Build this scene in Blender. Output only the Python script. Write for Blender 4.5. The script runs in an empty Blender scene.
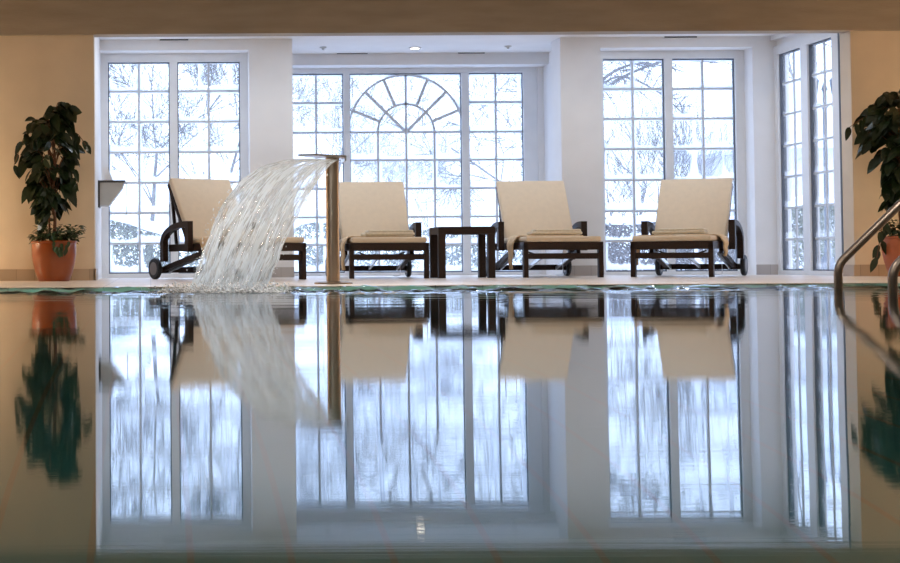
import bpy, bmesh, math, random
from mathutils import Vector, Matrix, noise as mnoise
R = math.radians
PI = math.pi
rnd = random.Random(7)
sc = bpy.context.scene
col = sc.collection

# ------------------------------------------------------------------ camera
F, XP, YP = 1500.0, 150.0, 216.0
PITCH, ROLL = 0.031, 0.0055
CZ = 0.153
cam_d = bpy.data.cameras.new('camera'); cam = bpy.data.objects.new('camera', cam_d); col.objects.link(cam)
cam_d.sensor_width = 36; cam_d.lens = F / 900 * 36
cam_d.shift_x = (450 - XP) / 900; cam_d.shift_y = (YP - 281.5) / 900
cam_d.clip_start = .02; cam_d.clip_end = 400
MROT = Matrix.Rotation(PI/2 + PITCH, 3, 'X') @ Matrix.Rotation(-ROLL, 3, 'Z')
cam.rotation_euler = MROT.to_euler()
cam.location = (0, 0, CZ)
sc.camera = cam

def at(px, py, Y):
    """the point of the plane y = Y that shows at a pixel of the photograph"""
    d = MROT @ Vector(((px - XP) / F, -(py - YP) / F, -1))
    t = Y / d.y
    return Vector((d.x * t, Y, CZ + d.z * t))
def ax(px, Y, py=165): return at(px, py, Y).x
def az(px, py, Y): return at(px, py, Y).z

# ------------------------------------------------------------------ materials
def newmat(name):
    m = bpy.data.materials.new(name); m.use_nodes = True
    nt = m.node_tree; nt.nodes.clear()
    out = nt.nodes.new('ShaderNodeOutputMaterial')
    return m, nt, out
def N(nt, t, **kw):
    n = nt.nodes.new(t)
    for k, v in kw.items():
        if k.startswith('i_'): n.inputs[k[2:].replace('_', ' ')].default_value = v
        else: setattr(n, k, v)
    return n
def L(nt, a, b): nt.links.new(a, b)
def rgb(r, g, b):
    f = lambda c: ((c/255 + .055)/1.055)**2.4 if c > 10 else c/255/12.92
    return (f(r), f(g), f(b), 1)
def mat(name, c, rough=.5, metal=0, var=.06, scale=8, stretch=(1, 1, 1), bump=0, bscale=60, coat=0, spec=.5, c2=None):
    m, nt, out = newmat(name)
    p = N(nt, 'ShaderNodeBsdfPrincipled'); L(nt, p.outputs[0], out.inputs[0])
    p.inputs['Roughness'].default_value = rough; p.inputs['Metallic'].default_value = metal
    p.inputs['Coat Weight'].default_value = coat; p.inputs['Specular IOR Level'].default_value = spec
    tc = N(nt, 'ShaderNodeTexCoord'); mp = N(nt, 'ShaderNodeMapping'); mp.inputs['Scale'].default_value = stretch
    L(nt, tc.outputs['Object'], mp.inputs[0])
    no = N(nt, 'ShaderNodeTexNoise'); no.inputs['Scale'].default_value = scale; no.inputs['Detail'].default_value = 4
    L(nt, mp.outputs[0], no.inputs['Vector'])
    mx = N(nt, 'ShaderNodeMix', data_type='RGBA')
    ca = tuple(max(0, v*(1-var)) for v in c[:3]) + (1,); cb = c2 or tuple(min(1, v*(1+var)) for v in c[:3]) + (1,)
    mx.inputs[6].default_value = ca; mx.inputs[7].default_value = cb
    rp = N(nt, 'ShaderNodeMapRange'); rp.inputs[1].default_value = .3; rp.inputs[2].default_value = .7
    L(nt, no.outputs['Fac'], rp.inputs[0]); L(nt, rp.outputs[0], mx.inputs[0]); L(nt, mx.outputs[2], p.inputs['Base Color'])
    if bump:
        n2 = N(nt, 'ShaderNodeTexNoise'); n2.inputs['Scale'].default_value = bscale; n2.inputs['Detail'].default_value = 3
        L(nt, mp.outputs[0], n2.inputs['Vector'])
        b = N(nt, 'ShaderNodeBump'); b.inputs['Strength'].default_value = bump; b.inputs['Distance'].default_value = .01
        L(nt, n2.outputs['Fac'], b.inputs['Height']); L(nt, b.outputs[0], p.inputs['Normal'])
    return m
def tilemat(name, c, grout, size, joint=.004, rough=.4, var=.08, axes='xy', off=(0, 0)):
    """square tiles laid in object space"""
    m, nt, out = newmat(name)
    p = N(nt, 'ShaderNodeBsdfPrincipled'); L(nt, p.outputs[0], out.inputs[0]); p.inputs['Roughness'].default_value = rough
    tc = N(nt, 'ShaderNodeTexCoord'); sp = N(nt, 'ShaderNodeSeparateXYZ'); L(nt, tc.outputs['Object'], sp.inputs[0])
    masks, cells = [], []
    for k, a in enumerate(axes):
        ad = N(nt, 'ShaderNodeMath', operation='ADD'); ad.inputs[1].default_value = off[k] + 100*size[k]; L(nt, sp.outputs['XYZ'.index(a.upper())], ad.inputs[0])
        dv = N(nt, 'ShaderNodeMath', operation='DIVIDE'); dv.inputs[1].default_value = size[k]; L(nt, ad.outputs[0], dv.inputs[0])
        fr = N(nt, 'ShaderNodeMath', operation='FRACT'); L(nt, dv.outputs[0], fr.inputs[0])
        lt = N(nt, 'ShaderNodeMath', operation='LESS_THAN'); lt.inputs[1].default_value = joint/size[k]; L(nt, fr.outputs[0], lt.inputs[0])
        fl = N(nt, 'ShaderNodeMath', operation='FLOOR'); L(nt, dv.outputs[0], fl.inputs[0])
        masks.append(lt); cells.append(fl)
    if len(masks) == 2:
        mxm = N(nt, 'ShaderNodeMath', operation='MAXIMUM'); L(nt, masks[0].outputs[0], mxm.inputs[0]); L(nt, masks[1].outputs[0], mxm.inputs[1])
        cb = N(nt, 'ShaderNodeCombineXYZ'); L(nt, cells[0].outputs[0], cb.inputs[0]); L(nt, cells[1].outputs[0], cb.inputs[1])
    else:
        mxm = masks[0]; cb = N(nt, 'ShaderNodeCombineXYZ'); L(nt, cells[0].outputs[0], cb.inputs[0])
    wn = N(nt, 'ShaderNodeTexWhiteNoise'); L(nt, cb.outputs[0], wn.inputs['Vector'])
    a = N(nt, 'ShaderNodeMix', data_type='RGBA'); a.inputs[6].default_value = tuple(v*(1-var) for v in c[:3]) + (1,); a.inputs[7].default_value = tuple(min(1, v*(1+var)) for v in c[:3]) + (1,)
    L(nt, wn.outputs['Value'], a.inputs[0])
    g = N(nt, 'ShaderNodeMix', data_type='RGBA'); g.inputs[7].default_value = grout; L(nt, mxm.outputs[0], g.inputs[0]); L(nt, a.outputs[2], g.inputs[6])
    L(nt, g.outputs[2], p.inputs['Base Color'])
    return m

M = {}
M['cream_wall'] = mat('cream_plaster', (.72, .60, .46, 1), .8, var=.05, scale=3, bump=.15, bscale=90)
M['white_wall'] = mat('white_plaster', (.88, .87, .87, 1), .75, var=.03, scale=3, bump=.1, bscale=90)
M['beam'] = mat('taupe_beam_paint', (.36, .305, .24, 1), .75, var=.10, scale=5, stretch=(.4, 1, 2.5), bump=.25, bscale=40)
M['hall'] = mat('hall_plaster', (.55, .45, .34, 1), .8)
M['window_paint'] = mat('white_window_paint', (.86, .87, .89, 1), .35, var=.02)
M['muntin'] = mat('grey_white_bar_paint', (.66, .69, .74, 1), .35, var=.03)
M['gasket'] = mat('dark_rubber_gasket', (.12, .135, .17, 1), .5)
M['deck'] = tilemat('sandstone_deck_tile', (.86, .76, .65, 1), (.55, .48, .41, 1), (.30, .30), .006, .35, .05)
M['skirting'] = tilemat('skirting_tile', (.44, .34, .25, 1), (.25, .2, .15, 1), (.16,), .004, .4, .08, axes='x', off=(.05,))
M['skirting_side'] = tilemat('skirting_tile_side', (.44, .34, .25, 1), (.25, .2, .15, 1), (.16,), .004, .4, .08, axes='y')
M['skirting_grey'] = tilemat('pale_skirting_tile', (.50, .46, .44, 1), (.33, .3, .29, 1), (.16,), .004, .4, .06, axes='x')
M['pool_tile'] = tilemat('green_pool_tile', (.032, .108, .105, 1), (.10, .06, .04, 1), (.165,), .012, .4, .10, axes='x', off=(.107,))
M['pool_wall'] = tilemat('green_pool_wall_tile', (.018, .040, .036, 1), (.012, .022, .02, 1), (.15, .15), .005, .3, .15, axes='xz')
M['wood'] = mat('dark_stained_hardwood', (.030, .015, .010, 1), .5, var=.35, scale=14, stretch=(6, 1, 6), bump=.1, bscale=80, spec=.3)
M['cushion'] = mat('ecru_cushion_canvas', (.83, .69, .52, 1), .85, var=.03, scale=20, bump=.2, bscale=400)
M['towel'] = mat('cream_terry_towel', (.82, .72, .56, 1), .95, var=.08, scale=40, bump=.6, bscale=300)
M['blanket'] = mat('peach_terry_towel', (.80, .60, .38, 1), .95, var=.10, scale=30, bump=.6, bscale=300)
M['aluminium'] = mat('brushed_aluminium', (.72, .72, .74, 1), .3, 1, var=.05)
M['black'] = mat('black_rubber', (.014, .014, .016, 1), .5)
M['hub'] = mat('grey_wheel_hub', (.22, .19, .18, 1), .45)
M['steel'] = mat('bronze_tinted_steel', (.40, .32, .25, 1), .38, 1, var=.02)
M['rail'] = mat('dark_brushed_steel', (.25, .215, .19, 1), .34, 1, var=.05)
M['pot_copper'] = mat('copper_orange_glaze', (.27, .058, .009, 1), .28, var=.10, scale=5, coat=.3)
M['pot_terra'] = mat('terracotta', (.46, .13, .05, 1), .55, var=.10, scale=6)
M['soil'] = mat('potting_soil', (.03, .02, .012, 1), .95, bump=.8, bscale=60)
M['leaf'] = mat('dark_green_leaf', (.013, .028, .009, 1), .38, var=.45, scale=7, coat=.1)
M['ivy'] = mat('ivy_leaf', (.035, .070, .025, 1), .45, var=.4, scale=12)
M['trunk'] = mat('brown_plant_stem', (.16, .075, .04, 1), .8, bump=.4)
M['shelf_grey'] = mat('grey_shelf_panel', (.52, .51, .48, 1), .5)
M['shelf_dark'] = mat('dark_shelf_board', (.06, .055, .055, 1), .4)
M['white_plastic'] = mat('white_plastic', (.85, .85, .87, 1), .4)
M['snow'] = mat('snow', (.90, .92, .95, 1), .8, var=.02, scale=1.5, bump=.5, bscale=4)
M['twig'] = mat('frosted_bare_twig', (.17, .15, .142, 1), .9, var=.25, scale=5)
M['bark'] = mat('dark_bark', (.16, .14, .135, 1), .9, var=.3, bump=.5, bscale=30)
M['hedge'] = mat('wintry_hedge_leaf', (.20, .21, .14, 1), .8, var=.5, scale=6)
M['hedge_brown'] = mat('brown_beech_hedge', (.15, .12, .115, 1), .85, var=.5, scale=6)
M['far_twig'] = mat('pale_far_twig', (.30, .29, .29, 1), .9, var=.15, scale=5)  # paler copy of the twig colour for the farther bushes
M['iron'] = mat('dark_cast_iron', (.08, .09, .11, 1), .5)
M['render_wall'] = mat('pale_house_render', (.62, .60, .58, 1), .8)
M['soffit_slot'] = mat('dark_vent_slot', (.05, .05, .055, 1), .6)

def emit(name, c, s):
    m, nt, out = newmat(name); e = N(nt, 'ShaderNodeEmission'); e.inputs[0].default_value = c; e.inputs[1].default_value = s
    L(nt, e.outputs[0], out.inputs[0]); return m
M['lamp'] = emit('warm_lamp_glow', (1, .85, .65, 1), 12)

def glassmat(name, pitch, off, amount, haze=.0):
    """clear glass with condensation gathered along the lower and outer edges of every small pane, over an even veil imitating haze"""
    m, nt, out = newmat(name)
    tc = N(nt, 'ShaderNodeTexCoord'); sp = N(nt, 'ShaderNodeSeparateXYZ'); L(nt, tc.outputs['Object'], sp.inputs[0])
    def cell(sock, o, p):
        a = N(nt, 'ShaderNodeMath', operation='SUBTRACT'); a.inputs[1].default_value = o - 20*p; L(nt, sock, a.inputs[0])
        d = N(nt, 'ShaderNodeMath', operation='DIVIDE'); d.inputs[1].default_value = p; L(nt, a.outputs[0], d.inputs[0])
        f = N(nt, 'ShaderNodeMath', operation='FRACT'); L(nt, d.outputs[0], f.inputs[0])
        fl = N(nt, 'ShaderNodeMath', operation='FLOOR'); L(nt, d.outputs[0], fl.inputs[0])
        return f.outputs[0], fl.outputs[0]
    fx, cx = cell(sp.outputs[0], off[0], pitch[0]); fz, cz = cell(sp.outputs[2], off[1], pitch[1])
    cb = N(nt, 'ShaderNodeCombineXYZ'); L(nt, cx, cb.inputs[0]); L(nt, cz, cb.inputs[1])
    wn = N(nt, 'ShaderNodeTexWhiteNoise'); L(nt, cb.outputs[0], wn.inputs['Vector'])
    ws = N(nt, 'ShaderNodeSeparateColor'); L(nt, wn.outputs['Color'], ws.inputs[0])
    # distance (in panes) from a rounded clear area whose centre wanders from pane to pane
    def axis(f, shift, c0, rng, w):
        a = N(nt, 'ShaderNodeMath', operation='MULTIPLY_ADD'); a.inputs[1].default_value = rng; a.inputs[2].default_value = c0 - rng/2; L(nt, shift, a.inputs[0])
        s = N(nt, 'ShaderNodeMath', operation='SUBTRACT'); L(nt, f, s.inputs[0]); L(nt, a.outputs[0], s.inputs[1])
        ab = N(nt, 'ShaderNodeMath', operation='ABSOLUTE'); L(nt, s.outputs[0], ab.inputs[0])
        dv = N(nt, 'ShaderNodeMath', operation='DIVIDE'); dv.inputs[1].default_value = w; L(nt, ab.outputs[0], dv.inputs[0])
        pw = N(nt, 'ShaderNodeMath', operation='POWER'); pw.inputs[1].default_value = 4; L(nt, dv.outputs[0], pw.inputs[0])
        return pw.outputs[0]
    dx = axis(fx, ws.outputs[0], .52, .25, .52); dz = axis(fz, ws.outputs[1], .62, .15, .48)
    ad = N(nt, 'ShaderNodeMath', operation='ADD'); L(nt, dx, ad.inputs[0]); L(nt, dz, ad.inputs[1])
    no = N(nt, 'ShaderNodeTexNoise'); no.inputs['Scale'].default_value = 9; no.inputs['Detail'].default_value = 5
    mp = N(nt, 'ShaderNodeMapping'); mp.inputs['Scale'].default_value = (3.5, 1, .6); L(nt, tc.outputs['Object'], mp.inputs[0]); L(nt, mp.outputs[0], no.inputs['Vector'])
    nz = N(nt, 'ShaderNodeMath', operation='MULTIPLY_ADD'); nz.inputs[1].default_value = 1.6; nz.inputs[2].default_value = -.8; L(nt, no.outputs['Fac'], nz.inputs[0])
    a2 = N(nt, 'ShaderNodeMath', operation='ADD'); L(nt, ad.outputs[0], a2.inputs[0]); L(nt, nz.outputs[0], a2.inputs[1])
    mr = N(nt, 'ShaderNodeMapRange', interpolation_type='SMOOTHSTEP'); mr.inputs[1].default_value = .55; mr.inputs[2].default_value = 1.25; mr.inputs[3].default_value = haze; mr.inputs[4].default_value = amount  # lower bound whitens the whole pane, imitating haze and window bloom
    L(nt, a2.outputs[0], mr.inputs[0])
    # pieces of clear glass grow with height: condensation is densest low on the window
    tr = N(nt, 'ShaderNodeBsdfTransparent'); tr.inputs[0].default_value = (.95, .96, .97, 1)
    tl = N(nt, 'ShaderNodeBsdfTranslucent'); tl.inputs[0].default_value = (.96, .97, .98, 1)
    m1 = N(nt, 'ShaderNodeMixShader'); L(nt, mr.outputs[0], m1.inputs[0]); L(nt, tr.outputs[0], m1.inputs[1]); L(nt, tl.outputs[0], m1.inputs[2])
    gl = N(nt, 'ShaderNodeBsdfGlossy'); gl.inputs['Roughness'].default_value = .02
    m2 = N(nt, 'ShaderNodeMixShader'); m2.inputs[0].default_value = .04; L(nt, m1.outputs[0], m2.inputs[1]); L(nt, gl.outputs[0], m2.inputs[2])
    L(nt, m2.outputs[0], out.inputs[0])
    return m

# ------------------------------------------------------------------ mesh builder
class MB:
    def __init__(s): s.bm = bmesh.new()
    def box(s, a, b, bevel=0, mtx=None, seg=2):
        r = bmesh.ops.create_cube(s.bm, size=1)
        vs = r['verts']; c = [(a[i]+b[i])/2 for i in range(3)]; d = [abs(b[i]-a[i]) for i in range(3)]
        for v in vs: v.co = Vector((v.co.x*d[0]+c[0], v.co.y*d[1]+c[1], v.co.z*d[2]+c[2]))
        if bevel:
            es = list({e for v in vs for e in v.link_edges})
            rr = bmesh.ops.bevel(s.bm, geom=es, offset=bevel, segments=seg, affect='EDGES', profile=.5)
            vs = list({v for f in rr['faces'] for v in f.verts} | {v for v in vs if v.is_valid})
        if mtx is not None:
            for v in vs: v.co = mtx @ v.co
        return s
    def prism(s, pts, ext, bevel=0):
        """closed outline pts (Vectors) extruded by the vector ext"""
        a = [s.bm.verts.new(p) for p in pts]; b = [s.bm.verts.new(Vector(p)+Vector(ext)) for p in pts]
        n = len(pts)
        fs = [s.bm.faces.new(a), s.bm.faces.new(b[::-1])]
        for i in range(n): fs.append(s.bm.faces.new((a[i], b[i], b[(i+1) % n], a[(i+1) % n])))
        bmesh.ops.recalc_face_normals(s.bm, faces=fs)
        return s
    def bar(s, p, q, w, h, up=(0, 0, 1)):
        p, q = Vector(p), Vector(q); d = q-p; ln = d.length; d.normalize(); u = Vector(up)
        x = d.cross(u); x.normalize(); z = x.cross(d)
        m = Matrix((x, d, z)).transposed().to_4x4(); m.translation = (p+q)/2
        return s.box((-w/2, -ln/2, -h/2), (w/2, ln/2, h/2), mtx=m)
    def tube(s, pts, rad, seg=12, cap=True):
        pts = [Vector(p) for p in pts]; n = len(pts)
        rads = rad if isinstance(rad, (list, tuple)) else [rad]*n
        rings = []; prev = None
        for i, p in enumerate(pts):
            d = (pts[min(i+1, n-1)] - pts[max(i-1, 0)]).normalized()
            if prev is None:
                u = Vector((0, 0, 1)) if abs(d.z) < .9 else Vector((1, 0, 0)); x = d.cross(u).normalized()
            else: x = (prev - d*prev.dot(d)).normalized()
            prev = x; y = d.cross(x)
            rings.append([s.bm.verts.new(p + (x*math.cos(2*PI*k/seg)+y*math.sin(2*PI*k/seg))*rads[i]) for k in range(seg)])
        for a, b in zip(rings, rings[1:]):
            for k in range(seg): s.bm.faces.new((a[k], a[(k+1) % seg], b[(k+1) % seg], b[k]))
        if cap: s.bm.faces.new(rings[0][::-1]); s.bm.faces.new(rings[-1])
        return s
    def lathe(s, prof, c=(0, 0, 0), seg=40, axis='z', cap=True):
        rings = []
        for r, h in prof:
            ring = []
            for k in range(seg):
                a = 2*PI*k/seg; p = (r*math.cos(a), r*math.sin(a), h)
                if axis == 'x': p = (h, r*math.cos(a), r*math.sin(a))
                if axis == 'y': p = (r*math.cos(a), h, r*math.sin(a))
                ring.append(s.bm.verts.new(Vector(p)+Vector(c)))
            rings.append(ring)
        fs = []
        for a, b in zip(rings, rings[1:]):
            for k in range(seg): fs.append(s.bm.faces.new((a[k], a[(k+1) % seg], b[(k+1) % seg], b[k])))
        if cap: fs.append(s.bm.faces.new(rings[0][::-1])); fs.append(s.bm.faces.new(rings[-1]))
        bmesh.ops.recalc_face_normals(s.bm, faces=fs)
        return s
    def sheet(s, fn, nu, nv):
        g = [[s.bm.verts.new(fn(i/nu, j/nv)) for j in range(nv+1)] for i in range(nu+1)]
        for i in range(nu):
            for j in range(nv): s.bm.faces.new((g[i][j], g[i+1][j], g[i+1][j+1], g[i][j+1]))
        return s
    def build(s, name, m, parent=None, smooth=False, loc=None):
        me = bpy.data.meshes.new(name); s.bm.to_mesh(me); s.bm.free()
        if smooth:
            for p in me.polygons: p.use_smooth = True
        me.materials.append(m)
        o = bpy.data.objects.new(name, me); col.objects.link(o)
        if parent: o.parent = parent
        if loc: o.location = loc
        return o
def autosmooth(o, ang=35):
    o.data.shade_smooth(); o.data.set_sharp_from_angle(angle=R(ang))
    return o
def tag(o, label=None, cat=None, group=None, kind=None):
    if label: o['label'] = label
    if cat: o['category'] = cat
    if group: o['group'] = group
    if kind: o['kind'] = kind
    return o
def empty(name, loc=(0, 0, 0), rz=0):
    o = bpy.data.objects.new(name, None); col.objects.link(o); o.empty_display_size = .1
    o.location = loc; o.rotation_euler = (0, 0, rz); return o
def copy_tree(o, parent=None):
    c = o.copy(); col.objects.link(c); c.parent = parent
    for ch in list(o.children): copy_tree(ch, c)
    return c
def structure(o, label=None, cat=None):
    o['kind'] = 'structure'
    if label: o['label'] = label
    if cat: o['category'] = cat
    return o

# ------------------------------------------------------------------ main distances
YE, YF, YPI, YB, YC = 9.5, 13.1, 14.73, 15.0, 16.1      # deck edge, plant wall, pier faces, side windows, arched window
ZW = -.037                                              # water level below the deck
ZC = 2.35                                               # recess ceiling
XL = ax(94.3, YF)                                       # left corner of the recess
XR = ax(852.5, YF, 150)                                 # right corner
XS = XR + .035                                           # right side wall of the recess
zbeam = az(300, 33.2, YF - .05)

# ------------------------------------------------------------------ the setting
structure(MB().box((-6, YE, -.16), (9.2, YB + .25, 0)).build('floor', M['deck']), 'sand coloured tiled pool deck under the loungers', 'floor')
o = bpy.data.objects['floor']
MB_f2 = MB().box((1.0, YB + .25, -.16), (4.6, YC + .25, 0)).build('floor_bay', M['deck']); structure(MB_f2, 'pale tiled floor in front of the arched window', 'floor')
structure(MB().box((-6, YF, 0), (XL, YF + .2, 3.2)).build('wall_left', M['cream_wall']), 'cream plaster wall behind the copper pot plant', 'wall')
structure(MB().box((XR, YF, 0), (9.2, YF + .2, 3.2)).build('wall_right', M['cream_wall']), 'cream plaster wall behind the terracotta pot plant', 'wall')
structure(MB().box((-6, YF - .05, zbeam), (9.2, YF + .12, 3.2)).build('ceiling_beam', M['beam']), 'taupe beam spanning the whole top of the view', 'beam')
structure(MB().box((XL - .25, YF + .1, ZC), (XS + .3, YC + .4, ZC + .25)).build('ceiling', M['white_wall']), 'white ceiling over the loungers', 'ceiling')
structure(MB().box((-6.2, -3, 3.2), (9.4, YF + .2, 3.35)).build('ceiling_hall', M['hall']), 'hall ceiling over the pool', 'ceiling')
structure(MB().box((-6.2, -3, -.16), (-6, YF + .2, 3.2)).build('wall_hall_left', M['hall']), 'hall wall on the left', 'wall')
structure(MB().box((9.2, -3, -.16), (9.4, YF + .2, 3.2)).build('wall_hall_right', M['hall']), 'hall wall on the right', 'wall')
structure(MB().box((-6.2, -3.2, -.16), (9.4, -3, 3.35)).build('wall_hall_back', M['hall']), 'hall wall behind the pool', 'wall')
# recess side walls
structure(MB().box((XL - .2, YF + .2, 0), (XL, YB + .1, ZC)).build('wall_recess_left', M['white_wall']), 'white side wall left of the first window', 'wall')
# back wall pieces
x1L, x1R = XL, ax(248.0, YB)                            # window 1 opening
x3L, x3R = ax(594, YB), ax(743.5, YB)                   # window 3 opening
xcL, xcR = ax(293.3, YPI), ax(561.8, YPI)               # bay opening
zt = az(170, 54.0, YB)                                  # top of side windows' frame
b = MB().box((x1R, YPI, 0), (xcL, YB + .12, ZC)).box((xcL - .2, YB + .12, 0), (xcL, YC + .1, ZC))
b.box((x1L, YPI, zt), (x1R, YB + .12, ZC))
structure(b.build('wall_back_left', M['white_wall']), 'white pier between the left window and the arched window', 'wall')
xbR = xcR + .17
b = MB().box((xcR, YPI, 0), (x3L, YB + .05, ZC)).box((xbR, YB + .05, 0), (x3L + .05, YC + .1, ZC))
b.box((x3L, YPI, zt), (x3R, YB + .12, ZC)); b.box((x3R, YPI, 0), (XS, YB + .12, ZC))
structure(b.build('wall_back_right', M['white_wall']), 'white pier between the arched window and the right window', 'wall')
zbk = az(440, 64.6, 15.8)
structure(MB().box((xcL, 15.8, zbk), (xbR, YC + .1, ZC)).build('trim_1', M['white_wall']), 'white bulkhead above the arched window', 'trim')
XG = XS + .02
ysA, ysB = XG / at(846.5, 165, 1).x - .045, 14.92                                 # side window
b = MB().box((XS, YF + .2, 0), (XS + .2, ysA, ZC)).box((XS, ysB, 0), (XS + .2, YB + .12, ZC)).box((XS, ysA, zt), (XS + .2, ysB, ZC))
b.box((XS - .06, YF + .2, zt + .06), (XS, YPI, ZC))
structure(b.build('wall_recess_right', M['white_wall']), 'white wall around the tall side window on the right', 'wall')
# skirtings
structure(MB().box((-6, YF - .012, 0), (XL, YF, .10)).box((XL - .01, YF - .012, 0), (XL + .012, YF + .5, .10)).build('baseboard_left', M['skirting']), 'tiled skirting below the left cream wall', 'skirting')
structure(MB().box((XR, YF - .012, 0), (9.2, YF, .10)).box((XR - .012, YF - .012, 0), (XR, YF + .2, .10)).build('baseboard_right', M['skirting']), 'tiled skirting below the right cream wall', 'skirting')
b = MB().box((x1R, YPI - .012, 0), (xcL, YPI, .10)).box((xcR, YPI - .012, 0), (x3L, YPI, .10)).box((x3R, YPI - .012, 0), (XS, YPI, .10))
structure(b.build('baseboard_back', M['skirting_grey']), 'pale tiled skirting round the white piers', 'skirting')

# ------------------------------------------------------------------ windows (local: x along the wall, y outwards, z up)
def boxes(m, lst): 
    for a in lst: m.box(*a)
def casement_window(name, xs, zs, frame, loc, rz, label, gm, bd=.016, gd=.012, slot=False):
    """xs: list of sashes, each (x0, bar.., x1); zs: glass row lines bottom to top; frame: (x0, x1, z0, z1)"""
    root = empty(name, loc, rz); structure(root, label, 'window')
    fx0, fx1, fz0, fz1 = frame; d = .05
    zb, ztp = zs[0], zs[-1]
    m = MB()
    m.box((fx0, -d, fz0), (fx1, d, zb - .012)).box((fx0, -d, ztp + .012), (fx1, d, fz1))
    edges = [fx0] + [v for s in xs for v in (s[0], s[-1])] + [fx1]
    for k in range(0, len(edges), 2):
        a, c = edges[k], edges[k+1]
        m.box((a + (.010 if k else .0), -d + .003, fz0 + .002), (c - (.010 if k < len(edges) - 2 else 0), d - .003, fz1 - .002))
    m.build('window_frame', M['window_paint'], root)
    g = MB()
    for s in xs:
        for a, c in ((s[0] - .010, s[0]), (s[-1], s[-1] + .010)): g.box((a, -gd, zb - .012), (c, gd, ztp + .012))
        g.box((s[0], -gd*.95, ztp), (s[-1], gd*.95, ztp + .012)); g.box((s[0], -gd*.95, zb - .012), (s[-1], gd*.95, zb))
    if slot: g.box((fx0 + .03, .04, fz0 + .03), (fx0 + .055, .053, fz1 - .03))
    g.build('gasket', M['gasket'], root)
    for s in xs:
        q = MB()
        for v in s[1:-1]: q.box((v - .0105, -bd, zb), (v + .0105, bd, ztp))
        for z in zs[1:-1]: q.box((s[0], -bd*.95, z - .0105), (s[-1], bd*.95, z + .0105))
        q.build('glazing_bars', M['muntin'], root)
        MB().box((s[0], -.004, zb), (s[-1], .004, ztp)).build('pane', gm, root)
    return root
def rows(pys, px, Y): return [az(px, p, Y) for p in pys][::-1]
zs1 = rows([63.7, 91.5, 122, 152.4, 182.8, 213, 243.5, 272.2], 170, YB)
g1 = glassmat('misted_glass_left', (.298, .298), (ax(109.5, YB), zs1[0]), .92, .08)
g3 = glassmat('misted_glass_right', (.298, .298), (ax(603.8, YB), zs1[0]), .82, .08)
gs = glassmat('misted_glass_side', (.26, .298), (.09, zs1[0]), .22, .06)
casement_window('window_1', [(ax(109.5, YB), ax(139.2, YB), ax(169, YB)), (ax(178.8, YB), ax(209, YB), ax(239.3, YB))], zs1,
                (x1L, x1R, 0, zt), (0, YB, 0), 0, 'white two leaf window behind the lounger and the fountain', g1)
zs3 = [z for z in rows([60.3, 89, 118.8, 149, 180, 211, 241, 270.2], 668, YB)]
casement_window('window_3', [(ax(604, YB), ax(633.3, YB), ax(663.5, YB)), (ax(673.3, YB), ax(703.5, YB), ax(734, YB))], zs3,
                (x3L, x3R, 0, zt), (0, YB, 0), 0, 'white two leaf window behind the rightmost lounger', g3, gd=.018)
# side window: local x runs towards the back of the room
yv = [XG / at(p, 165, 1).x for p in (784.2, 795.8, 806.5, 814.2, 826.6, 838.2)]
ym = (ysA + ysB)/2
casement_window('window_4', [tuple(sorted(v - ym for v in yv[3:])), tuple(sorted(v - ym for v in yv[:3]))], zs1,
                (ysA - ym, ysB - ym, 0, zt), (XG, ym, 0), PI/2, 'tall narrow window in the right side wall', gs, .007, .026, True)

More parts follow.
